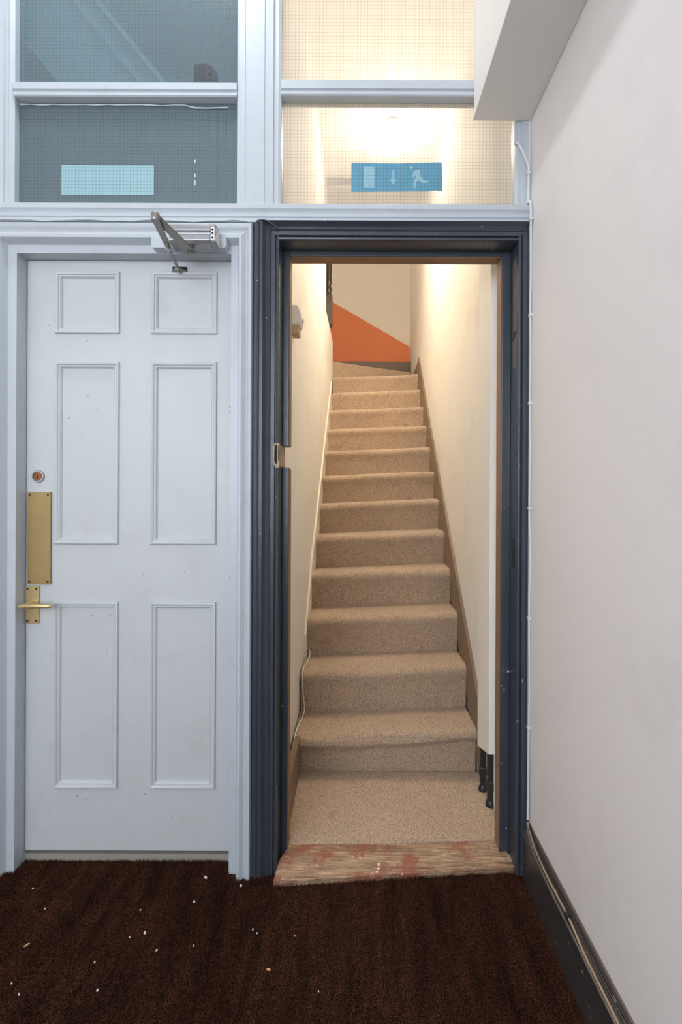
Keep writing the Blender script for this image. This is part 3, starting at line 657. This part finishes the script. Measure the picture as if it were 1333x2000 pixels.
# ------------------------------------------------------------------ passage behind the grey fanlight
PX0, PX1, PY = -2.25, -0.372, 1.55
struct('wall_passage_back', MB().box(PX0, PX1, PY, PY + 0.05, -0.012, ZC), 'passage', 'dim grey passage wall seen through the grey fanlight', 'wall')
struct('ceiling_passage', MB().box(PX0, PX1, 0.05, PY + 0.05, ZC, ZC + 0.1), 'passage', 'grey passage ceiling behind the grey fanlight', 'ceiling')
struct('wall_passage_side', MB().box(PX1, PX1 + 0.01, 0.12, PY, -0.012, ZC), 'passage', 'grey side wall of the passage behind white door', 'wall')
# raking boards added behind the glass, standing in for soft diagonal reflections
so = empty('raking_boards', (-1.0, 0.08, 2.545), 'added grey raking reflection stand-in behind the upper grey pane', 'reflection stand-in')
def rake(a, b, y0, y1, mt, nm):
    X = lambda z: -0.665 - (z - 2.545) / 1.22
    obj(nm, MB().prism([(X(3.58) + a, 3.58), (X(3.58) + b, 3.58), (X(2.545) + b, 2.545), (X(2.545) + a, 2.545)], 'y', y0 - 0.08, y1 - 0.08), mt, so)
rake(-0.30, -0.04, 0.145, 0.20, 'passage', 'string_board')
rake(-0.04, -0.015, 0.13, 0.20, 'frame_white', 'edge_bead')
rake(-0.015, 0.035, 0.15, 0.20, 'passage', 'flat_band')
rake(0.035, 0.055, 0.13, 0.20, 'frame_white', 'edge_bead')
for x, w_ in ((-0.50, 'leftmost'), (-0.468, 'middle'), (-0.44, 'rightmost')):
    tag(obj('passage_cable', MB().tube([(x, 0.060, 2.13), (x, 0.060, 2.3), (x, 0.060, 2.476)], 0.0012, 6), 'cable_black'), w_ + ' of three thin dark vertical cables behind lower grey pane', 'cable', 'three cables behind the grey pane')
# dark torn patch at the foot of the upper grey pane
pat = [(376, 160), (376, 130), (379, 127), (398, 126), (408, 130), (417, 138), (422, 148), (423, 160)]
tag(obj('torn_film_patch', MB().prism([(xs(a), zs(b)) for a, b in pat], 'y', GY - 0.0004, GY - 0.0001), 'film_hole'), 'dark rounded patch at the foot of upper grey pane', 'patch')
tag(obj('film_tear', MB().prism([(xs(408), zs(160)), (xs(415), zs(160)), (xs(411.5), zs(166))], 'y', -0.0055, -0.0035), 'cable_black'), 'tiny dark chip on the rail under the dark patch', 'chip')
for a, b, w_ in ((314, 319, 'topmost'), (341, 347, 'middle'), (354, 363, 'lowest')):
    tag(obj('paint_drip', MB().prism([(xs(377), zs(a)), (xs(379.5), zs(a)), (xs(379.5), zs(b)), (xs(378), zs(b + 1))], 'y', GY - 0.0012, GY - 0.0002), 'flake'), w_ + ' of three white paint drips on the lower grey pane', 'paint drip', 'paint drips on the grey pane')

# ------------------------------------------------------------------ lamps the place has
lp = empty('stair_lamp', (0.220, 1.55, 3.60), 'warm lit globe lamp hanging behind the warm fanlight', 'lamp')
obj('ceiling_rose', MB().lathe([(0.045, 3.60), (0.045, 3.585), (0.02, 3.57)], (0.220, 1.55, 0), n=20), 'fixture', lp, smooth=True)
obj('flex', MB().tube([(0.220, 1.55, 3.58), (0.220, 1.55, 3.54), (0.220, 1.55, 3.50)], 0.004, 8), 'fixture', lp)
obj('globe', MB().lathe([(0.010, 3.515)] + [(0.06 * math.sin(R(a)), 3.44 + 0.06 * math.cos(R(a))) for a in range(15, 180, 15)] + [(0.004, 3.380)], (0.220, 1.55, 0), n=20), 'globe', lp, smooth=True)
bulb('bulb', lp, (0.220, 1.55, 3.44), 56, (1.0, 0.905, 0.78), 0.045)
l2 = empty('landing_lamp', (-0.95, 3.3, ZT), 'warm lit globe lamp over the upper landing, out of sight', 'lamp')
obj('ceiling_rose', MB().lathe([(0.045, ZT), (0.045, ZT - 0.015), (0.02, ZT - 0.03)], (-0.95, 3.3, 0), n=20), 'fixture', l2, smooth=True)
obj('globe', MB().lathe([(0.010, ZT - 0.03)] + [(0.07 * math.sin(R(a)), ZT - 0.10 + 0.07 * math.cos(R(a))) for a in range(15, 180, 15)] + [(0.004, ZT - 0.17)], (-0.95, 3.3, 0), n=20), 'globe', l2, smooth=True)
bulb('bulb', l2, (-0.95, 3.3, ZT - 0.10), 13, (1.0, 0.89, 0.74), 0.05)
hl = empty('hall_lamp', (-0.60, -0.43, ZC), 'cool white ceiling lamp in the hall above the door', 'lamp')
obj('backplate', MB().lathe([(0.16, ZC), (0.16, ZC - 0.03), (0.15, ZC - 0.035)], (-0.60, -0.43, 0), n=28), 'fixture', hl, smooth=True)
obj('diffuser', MB().lathe([(0.145, ZC - 0.034), (0.14, ZC - 0.06), (0.11, ZC - 0.085), (0.05, ZC - 0.10), (0.005, ZC - 0.102)], (-0.60, -0.43, 0), n=28), 'tube', hl, smooth=True)

dl = bpy.data.lights.new('lamp_light', 'AREA'); dl.shape = 'DISK'; dl.size = 0.26; dl.energy = 7.5; dl.color = (0.84, 0.92, 1.0)
do = bpy.data.objects.new('lamp_light', dl); COL.objects.link(do); do.parent = hl; do.location = (0, 0, -0.108)

# ------------------------------------------------------------------ dark brown hall carpet with pile
cp = empty('hall_carpet', (-0.8, -1.8, -0.012), 'dark brown pile carpet covering the hall floor', 'carpet')
obj('backing', MB().prism([(XL, YB), (0.534, YB), (0.534, 0.008), (0.5135, 0.008), (-0.2545, -0.052), (-0.2545, -0.002), (-0.405, -0.002), (-0.405, 0.049), (-1.092, 0.049), (-1.092, -0.002), (XL, -0.002)], 'z', -0.012, -0.004), 'carpet', cp)
import numpy as np
rng = np.random.default_rng(3)
N = 380000
x = rng.uniform(-2.24, 0.532, N); y = rng.uniform(-0.95, 0.052, N)
keep = np.ones(N, bool)
edge = lambda xx: -0.050 + (xx + 0.2535) * 0.060 / 0.7665
keep &= ~((x > -0.250) & (x < 0.54) & (y > edge(x) - 0.001 + 0.004 * np.sin(x * 70)))
keep &= ~((x > -0.335) & (x <= -0.250) & (y > -0.026))
keep &= ~((x > -0.405) & (x <= -0.335) & (y > -0.028))
keep &= ~((x < -1.094) & (y > -0.003)) & ~((x < -1.122) & (y > -0.028))
x = x[keep]; y = y[keep]; n = len(x)
h = rng.uniform(0.008, 0.0145, n) + 0.002 * np.sin(x * 9 + y * 4); a = rng.uniform(0, PI, n); w = rng.uniform(0.0008, 0.0016, n)
lxx = rng.normal(0, 0.0035, n); lyy = rng.normal(-0.001, 0.0035, n)
z0 = -0.006
V = np.empty((n, 3, 3), np.float32)
V[:, 0] = np.stack([x - w * np.cos(a), y - w * np.sin(a), np.full(n, z0)], 1)
V[:, 1] = np.stack([x + w * np.cos(a), y + w * np.sin(a), np.full(n, z0)], 1)
V[:, 2] = np.stack([x + lxx, y + lyy, z0 + h], 1)
me = bpy.data.meshes.new('pile')
me.vertices.add(3 * n); me.vertices.foreach_set('co', V.reshape(-1))
me.loops.add(3 * n); me.loops.foreach_set('vertex_index', np.arange(3 * n, dtype=np.int32))
me.polygons.add(n); me.polygons.foreach_set('loop_start', np.arange(0, 3 * n, 3, dtype=np.int32))
me.update(calc_edges=True); me.validate()
me.materials.append(M['pile'])
po = bpy.data.objects.new('pile', me); COL.objects.link(po); po.parent = cp; po.location = -cp.location
tag(po, kind='stuff')

# ------------------------------------------------------------------ litter on the carpet
def fl(px, py):
    d = 1.213 * 944 / (py - 962); return (px - 697) * d / 944, d - D0
def crumb(name, px, py, r, mt, lab, cat, group=None, ang=0.0, asp=1.0):
    cx_, cy_ = fl(px, py); mb = MB(); n = 7; low = []; up = []
    for k in range(n):
        t = 2 * PI * k / n; rr = r * random.uniform(0.75, 1.15)
        u, v = rr * asp * math.cos(t), rr * math.sin(t)
        X, Y = u * math.cos(ang) - v * math.sin(ang), u * math.sin(ang) + v * math.cos(ang)
        low.append((cx_ + X, cy_ + Y, 0.0045)); up.append((cx_ + X * 0.6, cy_ + Y * 0.6, 0.0055 + r * 0.8 / max(asp, 1) ** 0.5))
    mb.rings([low, up]); tag(obj(name, mb, mt), lab, cat, group)
crumb('dry_leaf', 56, 1847, 0.0024, 'straw', 'thin dry yellow leaf on the dark carpet at far left', 'leaf', None, R(58), 3.6)
crumb('tan_chip', 529, 1893, 0.0030, 'stub', 'small tan chip on the dark carpet before the threshold', 'chip', None, R(-8), 2.2)
for px, py, r, lab in (
    (405, 1714, 0.0042, 'round white paint flake on dark carpet in front of the door hinge side'),
    (474, 1730, 0.0040, 'white paint flake on dark carpet at the foot of the white architrave'),
    (383, 1761, 0.0034, 'white paint flake below the round one near the door hinge side'),
    (287, 1822, 0.0038, 'curled white paint flake at the middle of the dark carpet'),
    (310, 1856, 0.0026, 'small white paint flake just below the curled one'),
    (257, 1831, 0.0020, 'tiny white paint flake just left of the curled one'),
    (382, 1847, 0.0024, 'small white paint flake right of the curled one'),
    (92, 1776, 0.0026, 'small white flake up and right of the dry leaf'),
    (68, 1737, 0.0024, 'small white flake nearest the left foot of the white architrave'),
    (278, 1778, 0.0022, 'tiny white flake straight above the curled one'),
    (195, 1935, 0.0030, 'white paint flake low at left centre of the carpet'),
    (189, 1880, 0.0022, 'tiny white flake between the dry leaf and lowest flakes'),
    (27, 1922, 0.0022, 'small white flake at the left edge below the dry leaf'),
    (42, 1943, 0.0022, 'lowest small white flake at the left edge of carpet'),
    (498, 1815, 0.0024, 'small white flake on carpet above the tan chip'),
    (506, 1822, 0.0018, 'tiny white speck beside the flake above the tan chip'),
    (580, 1827, 0.0016, 'tiny white speck on carpet under the threshold board'),
    (627, 1935, 0.0018, 'tiny white speck on carpet right of and below the tan chip')):
    crumb('paint_flake', px, py, r, 'flake', lab, 'paint flake', 'white flakes on the hall carpet', random.uniform(0, 3), random.uniform(1.0, 1.6))
